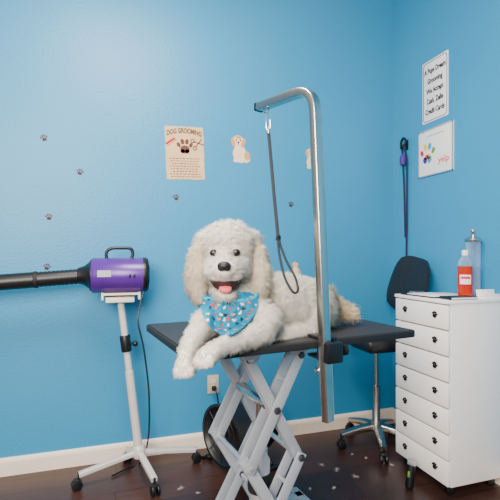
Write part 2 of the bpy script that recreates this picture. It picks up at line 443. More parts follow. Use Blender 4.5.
chain([(at(308, 330, 1.57), .03), (at(285, 335, 1.5), .028), (at(274, 337, 1.47), .026)])
chain([(at(326, 304, 1.74), .030), (at(338, 308, 1.76), .026), (at(348, 312, 1.76), .018), (at(354, 314, 1.75), .010)])
chain([(at(211, 320, 1.41), .044), (at(199, 332, 1.335), .032), (at(190, 345, 1.265), .025), (at(186, 356, 1.235), .022), (at(185.5, 364, 1.222), .025), (at(185, 367, 1.212), .026)])
chain([(at(264, 320, 1.43), .056), (at(262, 332, 1.38), .040), (at(239, 340, 1.30), .030), (at(222, 348, 1.240), .025), (at(211, 354, 1.195), .027), (at(206, 358, 1.178), .027)])
for cx, cy, cd in ((184.5, 371, 1.20), (204, 361, 1.158)):      # toes
    for q in (-1.5, -.5, .5, 1.5):
        c = at(cx + q*4.4, cy + (3 if abs(q) < 1 else 1), cd); ell(bm, c, (.0110, .018, .016), RM, 12)
me = bpy.data.meshes.new('body_raw'); bm.to_mesh(me); bm.free()
tmp = bpy.data.objects.new('body_raw', me); COL.objects.link(tmp)
md = tmp.modifiers.new('r', 'REMESH'); md.mode = 'VOXEL'; md.voxel_size = .0058
ms = tmp.modifiers.new('s', 'SMOOTH'); ms.factor = .5; ms.iterations = 4
dg = bpy.context.evaluated_depsgraph_get()
bme = bpy.data.meshes.new_from_object(tmp.evaluated_get(dg)); bpy.data.objects.remove(tmp)
bme.name = 'body'
TMi = TM.inverted()
for v in bme.vertices:
    q = TMi @ v.co
    if abs(q.x) < TW/2 and abs(q.y) < TD/2 and q.z < TOPZ + .002: v.co.z = TOPZ + .002
bm = bmesh.new(); bm.from_mesh(bme); bmesh.ops.triangulate(bm, faces=bm.faces[:])
bvh = BVHTree.FromBMesh(bm)
tris = np.array([[tuple(v.co) for v in f.verts] for f in bm.faces]); bm.free()
def hit(px, py):
    r = ray(px, py).normalized(); loc, n, i, d = bvh.ray_cast(CAM, r)
    return loc, n
dinv = dog.matrix_basis.inverted()
bme.transform(dinv)
for p in bme.polygons: p.use_smooth = True
bme.materials.clear()
body = finish('body', bme, M['skin'], dog)

eyes = []
for px, py in ((214, 253), (236, 252.5)):
    loc, n = hit(px, py); eyes.append(loc)
    bm = bmesh.new(); c = loc - ray(px, py).normalized() * .0025
    ell(bm, c, (.0142, .0095, .0125), RM, 18); obj('eye', bm, M['eye'], dog, world=True, label='dark brown eye')
nl, _ = hit(224.3, 266)
nosec = nl - V * .007
bm = bmesh.new(); ell(bm, nosec, (.0215, .018, .0150), RM, 20); ell(bm, nosec + R*.009 + Vector((0, 0, -.006)), (.011, .015, .010), RM, 12); ell(bm, nosec - R*.009 + Vector((0, 0, -.006)), (.011, .015, .010), RM, 12)
obj('nose', bm, M['nose'], dog, world=True)
ml, _ = hit(225.5, 283); mouthc = at(225.5, 283, min((ml - CAM).dot(V), 1.340) - .006)
bm = bmesh.new()
# open mouth: a smooth crescent, widest at the smiling corners
ms_ = []; mr_ = []
for k in range(-24, 25):
    q = k / 24
    ms_.append(mouthc + R*(.050*q) + V*(.024*q*q) + Vector((0, 0, .020*q*q - .001))); mr_.append(.0260 * math.sqrt(max(.02, 1 - q*q)))
tube(bm, ms_, mr_, sect=[(math.cos(2*PI*k/20), .65*math.sin(2*PI*k/20)) for k in range(20)], up=(0, 0, 1))
obj('mouth', bm, M['lip'], dog, world=True, label='dark open mouth')
bm = bmesh.new()
tp = crom([mouthc + V*.010 + Vector((0, 0, -.009)), mouthc - V*.012 + Vector((0, 0, -.013)), mouthc - V*.020 + Vector((0, 0, -.021)), mouthc - V*.018 + Vector((0, 0, -.031))], 5)
tube(bm, tp, [.020]*9 + [.020, .0195, .019, .0176, .0154, .0122, .008], 12, sect=[(.28*math.cos(2*PI*k/12), math.sin(2*PI*k/12)) for k in range(12)], up=(0, 0, 1))
obj('tongue', bm, M['tongue'], dog, world=True)

# bandana draped over the chest
rows = [(292, 213, 250), (296, 205, 256), (301, 201, 258.5), (307, 200, 258), (314, 202, 255), (321, 206, 250), (327, 210, 244), (332, 216, 237), (336, 223, 230)]
NR, NC = 22, 24
dep = np.zeros((NR, NC)); pxs = np.zeros((NR, NC)); pys = np.zeros((NR, NC))
ry = [r[0] for r in rows]
for i in range(NR):
    y = ry[0] + (ry[-1] - ry[0]) * i / (NR - 1)
    xl = np.interp(y, ry, [r[1] for r in rows]); xr = np.interp(y, ry, [r[2] for r in rows])
    for j in range(NC):
        x = xl + (xr - xl) * j / (NC - 1); pxs[i, j] = x; pys[i, j] = y
        best = 9
        for ox, oy in ((0, 0), (3, 0), (-3, 0), (0, 3), (0, -3)):
            xx = x + ox; loc, n = hit(xx, max(y + oy, 304))
            if loc is not None: best = min(best, (loc - CAM).dot(V))
        dep[i, j] = min(best, 1.45)
for _ in range(10):
    d2 = np.pad(dep, 1, mode='edge'); dep = (d2[:-2, 1:-1] + d2[2:, 1:-1] + d2[1:-1, :-2] + d2[1:-1, 2:] + 2*dep) / 6
bm = bmesh.new(); g = []; G = np.zeros((NR, NC, 3))
for i in range(NR):
    row = []
    for j in range(NC):
        uu = (j/(NC-1) - .5)*2; vv = i/(NR-1)
        wr = .0110 * math.sin(abs(uu)*9 - vv*5.5) * (1 - .6*vv) * (.3 + .7*abs(uu)) + .0035*math.sin(j*1.3 + i*.6)
        q = at(pxs[i, j], pys[i, j], dep[i, j] - .020 + wr); G[i, j] = q
        row.append(bm.verts.new(q))
    g.append(row)
for i in range(NR - 1):
    for j in range(NC - 1): bm.faces.new((g[i][j], g[i][j+1], g[i+1][j+1], g[i+1][j]))
bmesh.ops.solidify(bm, geom=bm.faces[:], thickness=.003)
# the print: little dog silhouettes lying in the cloth, part of its mesh
def cloth(u, v):
    fi, fj = v*(NR-1), u*(NC-1); i, j = min(int(fi), NR-2), min(int(fj), NC-2); a_, b_ = fi-i, fj-j
    p_ = G[i, j]*(1-a_)*(1-b_) + G[i+1, j]*a_*(1-b_) + G[i, j+1]*(1-a_)*b_ + G[i+1, j+1]*a_*b_
    du = Vector(G[i, j+1] - G[i, j]).normalized(); dv = Vector(G[i+1, j] - G[i, j]).normalized()
    return Vector(p_), du, -dv
DOGSH = [((0, 0), .0048, .0034), ((.0048, .0034), .0030, .0027), ((.0076, .0027), .0018, .0014), ((-.0032, -.0036), .0013, .0027), ((.0030, -.0036), .0013, .0027), ((-.0060, .0025), .0009, .0025)]
kk = 0
for r_ in range(7):
    nc_ = 8 if r_ < 5 else 5
    for c_ in range(nc_):
        v_ = .15 + r_*.117 + rng.uniform(-.03, .03); u_ = (c_ + .5 + (.25 if r_ % 2 else -.25))/nc_ + rng.uniform(-.025, .025)
        if not (.04 < u_ < .96 and v_ < .93): continue
        p_, du, up_ = cloth(u_, v_); nn = du.cross(up_).normalized()
        if nn.dot(V) > 0: nn = -nn
        key = (1, 3, 2, 1, 4)[kk % 5]; kk += 1
        an = rng.uniform(-.8, .8); ca_, sa_ = math.cos(an), math.sin(an); fl = rng.choice([-1, 1]); sc = rng.uniform(.85, 1.15)
        e1_ = du*ca_ + up_*sa_; e2_ = up_*ca_ - du*sa_
        for (cx, cy), rx, ry_ in DOGSH:
            vs = []
            for q in range(10):
                t = 2*PI*q/10; X = sc*fl*(cx + rx*math.cos(t)); Y = sc*(cy + ry_*math.sin(t))
                vs.append(bm.verts.new(p_ + e1_*X + e2_*Y + nn*.0022))
            bm.faces.new(vs).material_index = key
bd = obj('bandana', bm, M['bandana'], dog, world=True, label='turquoise bandana printed with small white, orange, red and dark dogs')
for key in ('pwhite', 'porange', 'pnavy', 'pred'): bd.data.materials.append(M[key])
bm = bmesh.new()
roll = [at(201, 291, 1.45), at(203, 297, 1.40)] + [at(pxs[3, j], pys[3, j] + 1.0 + 2.0*math.sin(PI*j/(NC-1)), dep[3, j] - .022) for j in range(2, NC-2, 3)] + [at(257, 296, 1.40), at(259, 290, 1.46)]
rp_ = crom(roll, 4)
tube(bm, rp_, [1 + .25*math.sin(i*.9) for i in range(len(rp_))], sect=[(.0085*math.cos(2*PI*k/10), .004*math.sin(2*PI*k/10)) for k in range(10)], up=(0, 0, 1)); obj('neck_roll', bm, M['bandana'], bd, world=True)

# fur
def strand_mesh(name, root, d, L, wid, colr, curlv, K=5, amp=.25, nrm=None):
    N = len(root); r3 = rng.normal(size=(N, 3))
    a = np.cross(d, r3); a /= np.linalg.norm(a, axis=1, keepdims=True) + 1e-9
    b = np.cross(d, a)
    ts = np.linspace(0, 1, K); ph = rng.uniform(0, 2*PI, N)
    verts = np.zeros((N, K, 3, 3), dtype=np.float32); nr = np.zeros((N, K, 3, 3), dtype=np.float32)
    for k, t in enumerate(ts):
        p = root + d * (L * t)[:, None] + curlv * (L * t * t)[:, None]
        p = p + (a * np.sin(ph + t*5)[:, None] + b * np.cos(ph + t*5)[:, None]) * (L * amp * t)[:, None]
        w = wid * (1 - .8*t*t)
        for s in range(3):
            th = 2*PI*s/3; off = a*math.cos(th) + b*math.sin(th)
            verts[:, k, s] = p + off * w[:, None]
            if nrm is not None: nr[:, k, s] = nrm * .85 + off * .30 + d * .25
    base_ = (np.arange(N) * K * 3)[:, None, None]
    f = []
    for k in range(K - 1):
        for s in range(3):
            s2 = (s + 1) % 3; f.append((k*3+s, k*3+s2, (k+1)*3+s2, (k+1)*3+s))
    faces = (base_ + np.array(f)[None]).reshape(-1, 4).astype(np.int32)
    me = bpy.data.meshes.new(name); nv = N*K*3; nf = len(faces)
    me.vertices.add(nv); me.vertices.foreach_set('co', verts.reshape(-1))
    me.loops.add(nf*4); me.loops.foreach_set('vertex_index', faces.reshape(-1))
    me.polygons.add(nf); me.polygons.foreach_set('loop_start', np.arange(0, nf*4, 4, dtype=np.int32))
    me.polygons.foreach_set('use_smooth', np.ones(nf, dtype=bool))
    me.update(calc_edges=True)
    ca = me.color_attributes.new('Col', 'FLOAT_COLOR', 'POINT')
    cc = np.ones((N, K*3, 4), dtype=np.float32); cc[:, :, :3] = colr[:, None, :]
    ca.data.foreach_set('color', cc.reshape(-1))
    if nrm is not None:
        nr = nr.reshape(-1, 3); nr /= np.linalg.norm(nr, axis=1, keepdims=True) + 1e-9
        try:
            me.normals_split_custom_set_from_vertices(nr.tolist())
        except Exception as ex:
            print('custom normals failed', ex)
    return me
NF = 140000
e1 = tris[:, 1] - tris[:, 0]; e2 = tris[:, 2] - tris[:, 0]; cr = np.cross(e1, e2); ar = np.linalg.norm(cr, axis=1)
idx = rng.choice(len(tris), NF, p=ar/ar.sum())
u = rng.random(NF); v = rng.random(NF); sw = u + v > 1; u[sw] = 1-u[sw]; v[sw] = 1-v[sw]
P = tris[idx, 0] + e1[idx]*u[:, None] + e2[idx]*v[:, None]
Nn = cr[idx] / (ar[idx][:, None] + 1e-12)
cam = np.array(CAM); Va = np.array(V); Ra = np.array(R)
rel = P - cam; dp = rel @ Va; px = 250 + F*(rel @ Ra)/dp; py = HOR - F*rel[:, 2]/dp
facing = (Nn * -rel).sum(1) > 0
keep = np.ones(NF, bool)
keep &= ~((P[:, 2] < TOPZ + .004) & (Nn[:, 2] < -.5))
L = np.full(NF, .0160)
headf = (dp < 1.53) & (py < 302) & (px < 275)
ear = headf & (((px < 206) & (py > 238)) | ((px > 251) & (py > 238)))
L[headf] = .0135; L[headf & (py < 240)] = .0170
L[ear] = .017
leg = (dp < 1.40) & (py > 322); L[leg] = .0090
pawf = (dp < 1.235) & (py > 345); L[pawf] = .0060
tail = (px > 326) & (dp > 1.68); L[tail] = .026
push = np.zeros((NF, 3))
for e in eyes:
    dv_ = P - np.array(e); de = np.linalg.norm(dv_, axis=1); L = np.where(de < .036, .0065, L); keep &= de > .0100
    push += dv_/(de[:, None] + 1e-6) * (.8*np.clip(1 - de/.034, 0, 1))[:, None]
dn = np.linalg.norm(P - np.array(nosec), axis=1); keep &= dn > .022; L = np.where(dn < .042, .007, L)
dvm = P - np.array(mouthc) - np.array([0, 0, .004]); dm = np.linalg.norm(dvm * np.array([.78, 1, 1.5]), axis=1); keep &= ~((dm < .043) & facing); L = np.where(dm < .062, np.minimum(L, .006), L)
push += dvm/(np.linalg.norm(dvm, axis=1)[:, None] + 1e-6) * (1.3*np.clip(1.4 - dm/.052, 0, 1))[:, None]
bxl = np.interp(py, ry, [r[1] for r in rows]); bxr = np.interp(py, ry, [r[2] for r in rows])
inb = facing & (py > 299) & (py < 334) & (px > bxl + 1) & (px < bxr - 1) & (dp < 1.46) & (dp > 1.32)
keep &= ~inb
P, Nn, L, px, py, ear, tail, leg, headf, push = [q[keep] for q in (P, Nn, L, px, py, ear, tail, leg, headf, push)]
N = len(P)
nv1 = np.array([tuple(noise.noise_vector(Vector(p) * 48)) for p in P]); nv2 = np.array([tuple(noise.noise_vector(Vector(p) * 110 + Vector((7, 3, 1)))) for p in P])
D = Nn*.75 + nv1*.46 + nv2*.48 + rng.normal(size=(N, 3))*.14 + push
D[:, 2] -= np.where(ear, .7, np.where(headf & (py > 255), .20, .20))
D[tail] += np.array(R)*.6
bad = (P[:, 2] < TOPZ + .02) & (D[:, 2] < 0) & ~leg; D[bad, 2] *= -.2
D /= np.linalg.norm(D, axis=1, keepdims=True)
L = L * rng.uniform(.7, 1.25, N)
colr = np.tile(np.array(lin((255, 248, 233))), (N, 1))
colr[ear] = np.array(lin((254, 238, 213))); colr[tail] = np.array(lin((252, 228, 192)))
colr *= (rng.uniform(.94, 1.02, N) * (1 + .04*nv1[:, 0]))[:, None]
colr = np.clip(colr, 0, .98)
wid = rng.uniform(.0005, .0010, N)
fme = strand_mesh('fur', P, D, L, wid, colr, (nv2*.8 + np.array([0, 0, -.22])), 5, .32, Nn + nv1*.40)
fme.transform(dinv)
finish('fur', fme, M['fur'], dog)

# ------------------------------------------------------------------ dryer stand + dryer
def camw(lat, dep_, z): return V*dep_ + R*lat + Vector((0, 0, z))
S0 = camw(-.61, 2.31, 0)
st = thing('dryer_stand', 'pale dryer stand on casters under the purple dryer', 'stand', Matrix.Translation(S0))
hub = S0 + Vector((0, 0, .125)); ptop = camw(-.715, 2.31, .975)
bm = bmesh.new(); tube(bm, [hub - Vector((0, 0, .01)), hub.lerp(ptop, .52)], .023, 20); obj('pole', bm, M['standwhite'], st, world=True)
bm = bmesh.new(); tube(bm, [hub.lerp(ptop, .5), ptop], .018, 20); obj('upper_pole', bm, M['standwhite'], st, world=True)
cpos = hub.lerp(ptop, .70)
bm = bmesh.new(); ax = (ptop - hub).normalized(); cyl(bm, cpos - ax*.045, cpos + ax*.045, .028, bev=.004); cl_ = obj('collar', bm, M['black'], st, world=True)
bm = bmesh.new(); cyl(bm, cpos, cpos + R*.05 - V*.01, .006); ell(bm, cpos + R*.055 - V*.01, (.015, .015, .015)); obj('knob', bm, M['black'], cl_, world=True)
bm = bmesh.new(); lathe(bm, [(0, -.03), (.03, -.03), (.035, -.015), (.035, .02), (.026, .035), (0, .035)], Matrix.Translation(hub)); obj('hub', bm, M['standwhite'], st, world=True)
for la, de in ((-.27, -.15), (.29, .13), (.13, -.20), (-.10, .13)):
    e = S0 + R*la + V*de; tip = e + Vector((0, 0, .075))
    bm = bmesh.new(); tube(bm, [hub + (tip-hub)*.04, tip], 1, sect=rrect(.012, .016, .004), up=(0, 0, 1)); lg = obj('leg', bm, M['standwhite'], st, world=True)
    bm = bmesh.new(); cyl(bm, tip + Vector((0, 0, .012)), e + Vector((0, 0, .035)), .006)
    dv = Vector((e - S0)).normalized(); sd = Vector((-dv.y, dv.x, 0))
    wc = e + Vector((0, 0, .027)) + dv*.010
    for s in (-1, 1): cyl(bm, wc + sd*(s*.014 - .007), wc + sd*(s*.014 + .007), .027, bev=.004)
    rbox(bm, (.03, .03, .02), Matrix.Translation(wc + Vector((0, 0, .022))), .006)
    obj('caster', bm, M['black'], st, world=True)
bm = bmesh.new(); CB = camw(-.7095, 2.31, 1.0955)
rbox(bm, (.15, .10, .03), Matrix.Translation(ptop + Vector((0, 0, -.012))), .006)
rbox(bm, (.20, .12, .012), Matrix.Translation((CB.x, CB.y, CB.z - .101)), .004)
for s in (-1, 1): rbox(bm, (.012, .12, .04), Matrix.Translation((CB.x + s*.095, CB.y, CB.z - .112)), .003)
obj('cradle', bm, M['trim'], st, world=True, label='white mounting cradle')

dr = thing('pet_dryer', 'purple cylinder pet dryer with long black nozzle on the stand', 'dryer', Matrix.Translation(CB))
RX_ = RY(PI/2)   # lathe z -> world +x
bm = bmesh.new(); lathe(bm, [(0, -.152), (.088, -.152), (.0945, -.144), (.0945, .118), (.09, .122), (0, .122)], RX_, 40); dbody = obj('body', bm, M['purple'], dr, label='purple enamel barrel')
bm = bmesh.new(); lathe(bm, [(.06, .115), (.096, .115), (.0965, .120), (.0965, .132), (.088, .144), (.05, .148), (0, .148)], RX_, 40); ec = obj('rear_cap', bm, M['black'], dr)
bm = bmesh.new()
for k in range(8):
    a = k * PI / 8
    rbox(bm, (.003, .11, .004), T(.149, 0, 0) @ RX(a), .001)
obj('vent_grille', bm, M['matblack'], ec)
bm = bmesh.new(); lathe(bm, [(0, -.222), (.040, -.222), (.044, -.210), (.052, -.188), (.070, -.166), (.086, -.156), (.088, -.148), (0, -.148)], RX_, 40); obj('front_cap', bm, M['black'], dr)
nz0 = Vector((-.212, 0, -.004)); nz1 = Vector((-.82, -.01, -.045))
bm = bmesh.new()
pts = [nz0.lerp(nz1, t) for t in np.linspace(0, 1, 60)]
rd = [(.038 + (.003 if (i % 2 == 0 and i < 20) else 0) + (0 if i < 20 else .003)) for i in range(60)]
tube(bm, pts, rd, 24); nz = obj('nozzle', bm, M['black'], dr)
bm = bmesh.new(); q = nz0.lerp(nz1, .33); q2 = nz0.lerp(nz1, .36); cyl(bm, q, q2, .0435, n=28, bev=.002); obj('ring', bm, M['matblack'], nz)
bm = bmesh.new()
hp = crom([(-.075, -.01, .088), (-.075, -.01, .125), (-.05, -.01, .145), (0, -.01, .148), (.05, -.01, .145), (.062, -.01, .118), (.055, -.01, .088)], 5)
tube(bm, hp, .0085, 10); obj('handle', bm, M['black'], dr)
bm = bmesh.new(); poly(bm, [(-.034, -.017), (.034, -.017), (.034, .017), (-.034, .017)], 0, .0015, T(-.085, -.0945, .012) @ RX(PI/2)); dp_ = obj('name_plate', bm, M['silver'], dr)
for s in (-1, 1):
    bm = bmesh.new(); rbox(bm, (.010, .008, .016), T(.055 + s*.012, -.096, .0), .002); obj('switch', bm, M['black'], dr)
bm = bmesh.new()
cw = crom([CB + Vector((.125, -.04, -.07)), at(138, 318, 2.24), at(144, 350, 2.25), at(149, 395, 2.28), at(148, 440, 2.32), on_floor(140, 463, .01), on_floor(128, 468, .008), on_floor(112, 476, .008)], 8)
tube(bm, cw, .0045, 8); obj('power_cord', bm, M['black'], dr, world=True)

# ------------------------------------------------------------------ wall outlet
p = on_back(213, 384)
ol = thing('wall_outlet', 'ivory wall outlet with a black plug low on the blue wall', 'outlet', wallM_back(p))
bm = bmesh.new(); rbox(bm, (.072, .115, .006), T(0, 0, .003), .002); pl = obj('cover_plate', bm, M['ivory'], ol)
for y in (-.02, .02):
    bm = bmesh.new(); oval(bm, 0, y, .016, .014, 0, .006, .008); s = obj('socket', bm, M['trim'], pl)
bm = bmesh.new()
for y in (.02,):
    for x in (-.006, .006): rbox(bm, (.002, .009, .002), T(x, y + .003, .0085), .0003)
obj('slot', bm, M['ink'], pl)

# ------------------------------------------------------------------ floor blower behind table
FB = Vector((.69, 2.33, 0)); fbM = Matrix.Translation(FB) @ RZ(math.radians(-66)) @ Matrix.Scale(1.08, 4)
fb = thing('floor_blower', 'bulky black canister blower on the floor behind the grooming table', 'blower', fbM)
AX = T(0, 0, .185) @ RX(PI/2)      # lathe z -> local -y (towards room)
bm = bmesh.new(); lathe(bm, [(0, -.20), (.07, -.20), (.12, -.175), (.14, -.12), (.142, -.06), (.150, -.055), (.150, .07), (.158, .10), (.160, .135), (.146, .135), (.13, .11), (.06, .08), (0, .08)], AX, 40); dm_ = obj('drum', bm, M['black'], fb)
bm = bmesh.new()
for r in (.04, .075, .11, .145):
    tube(bm, [AX @ Vector((r*math.cos(t), r*math.sin(t), .130)) for t in np.linspace(0, 2*PI, 33)[:-1]], .0018, 6, closed=True)
for k in range(8):
    a = k * PI / 4; tube(bm, [AX @ Vector((.03*math.cos(a), .03*math.sin(a), .130)), AX @ Vector((.15*math.cos(a), .15*math.sin(a), .130))], .0018, 6)
obj('grille', bm, M['black'], dm_)
bm = bmesh.new(); lathe(bm, [(0, .115), (.032, .115), (.034, .130), (.026, .138), (0, .138)], AX); obj('hub_cap', bm, M['black'], dm_)
bm = bmesh.new(); tube(bm, crom([(0, -.09, .325), (0, -.09, .365), (0, -.05, .385), (0, .05, .385), (0, .09, .365), (0, .09, .325)], 6), .011, 10); obj('handle', bm, M['black'], fb)
bm = bmesh.new()
for s in (-1, 1):
    tube(bm, crom([(s*.05, -.10, .05), (s*.11, -.10, .03), (s*.14, -.10, .012), (s*.17, -.10, .012)], 6), .011, 10)
    tube(bm, crom([(s*.05, .10, .05), (s*.11, .10, .03), (s*.14, .10, .012), (s*.17, .10, .012)], 6), .011, 10)
    tube(bm, [(s*.165, -.13, .012), (s*.165, .13, .012)], .011, 10)
obj('cradle_frame', bm, M['black'], fb)
for s in (-1, 1):
    bm = bmesh.new(); rbox(bm, (.02, .06, .03), T(s*.150, 0, .21), .004); obj('latch', bm, M['silver'], fb)
bm = bmesh.new(); pw = on_back(213, 387)
rbox(bm, (.028, .035, .026), Matrix.Translation(pw + Vector((0, -.026, 0))), .006)
tube(bm, crom([pw + Vector((0, -.04, 0)), pw + Vector((.01, -.07, -.03)), pw + Vector((.03, -.07, -.14)), pw + Vector((.08, -.05, -.20)), fbM @ Vector((0, .17, .18))], 8), .0045, 8)
obj('power_cord', bm, M['black'], fb, world=True)

# ------------------------------------------------------------------ cabinet
CX0, CX1, CY0, CY1, CZ0, CZ1 = 1.552, 1.915, 1.662, 2.066, .06, .98
cab = thing('drawer_cabinet', 'white seven-drawer rolling cabinet with black paw knobs by right wall', 'cabinet', T((CX0+CX1)/2, (CY0+CY1)/2, 0))
bm = bmesh.new()
def bxw(x0, x1, y0, y1, z0, z1, bev=.002): rbox(bm, (x1-x0, y1-y0, z1-z0), T((x0+x1)/2, (y0+y1)/2, (z0+z1)/2), bev)
bxw(CX0+.018, CX1, CY0, CY0+.016, CZ0, CZ1-.018); bxw(CX0+.018, CX1, CY1-.016, CY1, CZ0, CZ1-.018)
bxw(CX1-.01, CX1, CY0+.016, CY1-.016, CZ0, CZ1-.018); bxw(CX0+.018, CX1, CY0+.016, CY1-.016, CZ0, CZ0+.016)
bxw(CX0+.03, CX1-.01, CY0+.016, CY1-.016, CZ0+.016, CZ1-.02)
obj('body', bm, M['white'], cab, world=True)
bm = bmesh.new(); bxw(CX0-.004, CX1, CY0-.004, CY1+.004, CZ1-.018, CZ1, .003); obj('top_panel', bm, M['white'], cab, world=True)
dh = (CZ1 - .020 - CZ0) / 7
DYM = (CY0+CY1)/2
for k in range(7):
    z0 = CZ0 + k*dh
    bm = bmesh.new(); bxw(CX0, CX0+.018, CY0+.001, CY1-.001, z0+.0045, z0+dh-.0045, .003); d_ = obj('drawer', bm, M['white'], cab, world=True)
    for s in (-1, 1):
        bm = bmesh.new(); paw(bm, .036, 0, 0, .2*s, 0, .006)
        bm.transform(wallM_right(Vector((CX0, DYM + s*.115, z0 + dh*.55))))
        obj('paw_knob', bm, M['ink'], d_, world=True, label='black paw-shaped knob')
for x in (CX0+.05, CX1-.05):
    for y in (CY0+.05, CY1-.05):
        bm = bmesh.new(); rbox(bm, (.05, .04, .008), T(x, y, CZ0-.004), .002)
        for s in (-1, 1): cyl(bm, (x, y + s*.012 - .006, .022), (x, y + s*.012 + .006, .022), .022, bev=.003)
        rbox(bm, (.026, .034, .026), T(x, y, .044), .005)
        obj('caster', bm, M['black'], cab, world=True)

# on the cabinet
cbd = thing('clipboard', 'black clipboard holding papers flat on top of the white cabinet', 'clipboard', T(1.665, 1.91, CZ1) @ RZ(math.radians(3)))
bm = bmesh.new(); rounded_slab(bm, .20, .26, 0, .006, .01); obj('board', bm, M['black'], cbd)
bm = bmesh.new(); rbox(bm, (.17, .20, .004), T(-.005, -.018, .0085), .0005); obj('papers', bm, M['wpaper'], cbd)
bm = bmesh.new(); rbox(bm, (.09, .03, .012), T(0, .105, .012), .004); obj('clip', bm, M['chrome'], cbd)
bkm = thing('folder', 'dark folder lying beside the clipboard at cabinet front edge', 'folder', T(1.67, 1.715, CZ1) @ RZ(math.radians(-4)))
bm = bmesh.new(); rbox(bm, (.16, .085, .003), T(0, 0, .0015), .001); rbox(bm, (.16, .085, .003), T(0, 0, .0135), .001); rbox(bm, (.004, .085, .015), T(-.08, 0, .0075), .001); obj('cover', bm, M['black'], bkm)
bm = bmesh.new(); rbox(bm, (.150, .08, .009), T(.002, 0, .0075), .0005); obj('pages', bm, M['wpaper'], bkm)

bt = thing('spray_bottle', 'clear bottle of orange-red liquid standing on the white cabinet', 'bottle', T(1.795, 1.80, CZ1))
bm = bmesh.new(); lathe(bm, [(0, 0), (.031, 0), (.036, .006), (.036, .165), (0, .165)], n=32); obj('liquid', bm, M['liquid'], bt, label='orange-red liquid')
bm = bmesh.new(); lathe(bm, [(.035, .166), (.036, .168), (.036, .180), (.031, .197), (.018, .215), (.0145, .222), (.0145, .230), (.013, .230), (.013, .222), (.0165, .214), (.0295, .196), (.0345, .180), (.0345, .168)], n=32); bb = obj('bottle_body', bm, M['glass'], bt, label='clear plastic bottle')
bm = bmesh.new(); lathe(bm, [(0, .223), (.0165, .223), (.0165, .247), (.014, .252), (0, .252)], n=24); obj('cap', bm, M['wpaper'], bt)
bm = bmesh.new()
for k in range(9):
    a0 = math.radians(188 + k*10)
    rbox(bm, (.0015, .0066, .050), RZ(a0) @ T(.0366, 0, .095), 0)
lb_ = obj('label_band', bm, M['wpaper'], bt)
bm = bmesh.new()
for k in range(7):
    a0 = math.radians(198 + k*10)
    rbox(bm, (.0015, .0066, .012), RZ(a0) @ T(.0374, 0, .104), 0)
obj('label_stripe', bm, M['red'], lb_)
jr = thing('disinfectant_jar', 'tall clear glass jar with steel lid behind the orange bottle', 'jar', T(1.875, 1.825, CZ1))
bm = bmesh.new(); lathe(bm, [(0, 0), (.036, 0), (.038, .006), (.038, .30), (.035, .30), (.035, .01), (0, .01)], n=32); obj('glass', bm, M['glass'], jr)
bm = bmesh.new(); lathe(bm, [(0, .011), (.0345, .011), (.0345, .16), (0, .16)], n=32); obj('fluid', bm, M['bluewater'], jr)
bm = bmesh.new(); lathe(bm, [(0, .298), (.040, .298), (.042, .303), (.042, .314), (.030, .322), (.010, .326), (.007, .346), (.011, .352), (.011, .362), (.006, .368), (0, .368)], n=32); obj('lid', bm, M['chrome'], jr)
tw = thing('card_holder', 'small white card holder at the right end of the cabinet top', 'card holder', T(1.845, 1.70, CZ1))
bm = bmesh.new(); rbox(bm, (.11, .05, .008), T(0, 0, .004), .002); rbox(bm, (.11, .006, .04), T(0, .02, .025) @ RX(-.2), .002); rbox(bm, (.11, .006, .02), T(0, -.02, .014), .002); obj('holder', bm, M['white'], tw)
bm = bmesh.new(); rbox(bm, (.09, .012, .035), T(0, .006, .028) @ RX(-.2), .001); obj('cards', bm, M['wpaper'], tw)

# hair clipper standing on the floor against the cabinet
hcM = Matrix.Translation(on_floor(409, 489, 0)) @ RZ(.4)
hc = thing('hair_clipper', 'small dark hair clipper propped on the floor before the white cabinet', 'clipper', hcM)
tl = RY(.22)
bm = bmesh.new(); lathe(bm, [(0, .004), (.016, .004), (.022, .015), (.019, .06), (.022, .10), (.021, .118), (0, .118)], tl, 20); obj('body', bm, M['black'], hc)
bm = bmesh.new(); rbox(bm, (.014, .042, .022), tl @ T(0, 0, .128), .002)
for k in range(7): rbox(bm, (.008, .0028, .010), tl @ T(0, -.018 + k*.006, .143), 0)
obj('blade', bm, M['silver'], hc)
bm = bmesh.new(); rbox(bm, (.008, .012, .03), tl @ T(-.019, 0, .075), .003); obj('switch', bm, M['green'], hc)

# ------------------------------------------------------------------ salon chair
CC = Vector((1.575, 2.29, 0))
ch = thing('salon_chair', 'black padded swivel chair on chrome star base behind the cabinet', 'chair', Matrix.Translation(CC))
bm = bmesh.new(); rbox(bm, (.31, .33, .075), T(-.01, -.01, .665), .032, 5); obj('seat', bm, M['leather'], ch)
bm = bmesh.new(); rbox(bm, (.22, .22, .02), T(0, 0, .62), .005); obj('seat_plate', bm, M['black'], ch)
t = bmesh.new(); bmesh.ops.create_cube(t, size=1); bmesh.ops.scale(t, vec=(.06, .40, .38), verts=t.verts)
bmesh.ops.subdivide_edges(t, edges=t.edges[:], cuts=7, use_grid_fill=True)
for v_ in t.verts:
    x, y, z = v_.co; yn, zn = y/.20, z/.19
    k = (1 - abs(zn)**4 * .22) * (1 - .06*max(0, zn)); v_.co.y = y * k
    v_.co.z = z * (1 - abs(yn)**4 * .16)
    edge = max(abs(yn), abs(zn)); v_.co.x = x * (1 - .75*max(0, edge - .5)/.5*max(0, edge-.5)/.5) - .03*yn*yn
t.transform(T(.262, -.005, 1.005) @ RX(math.radians(10)) @ RZ(math.radians(-7)) @ RY(math.radians(12))); obj('backrest', t, M['leather'], ch)
bm = bmesh.new(); tube(bm, crom([(.05, 0, .62), (.15, 0, .62), (.22, 0, .68), (.245, 0, .90)], 6), 1, sect=rrect(.025, .007, .004), up=(0, 1, 0)); obj('back_support', bm, M['black'], ch)
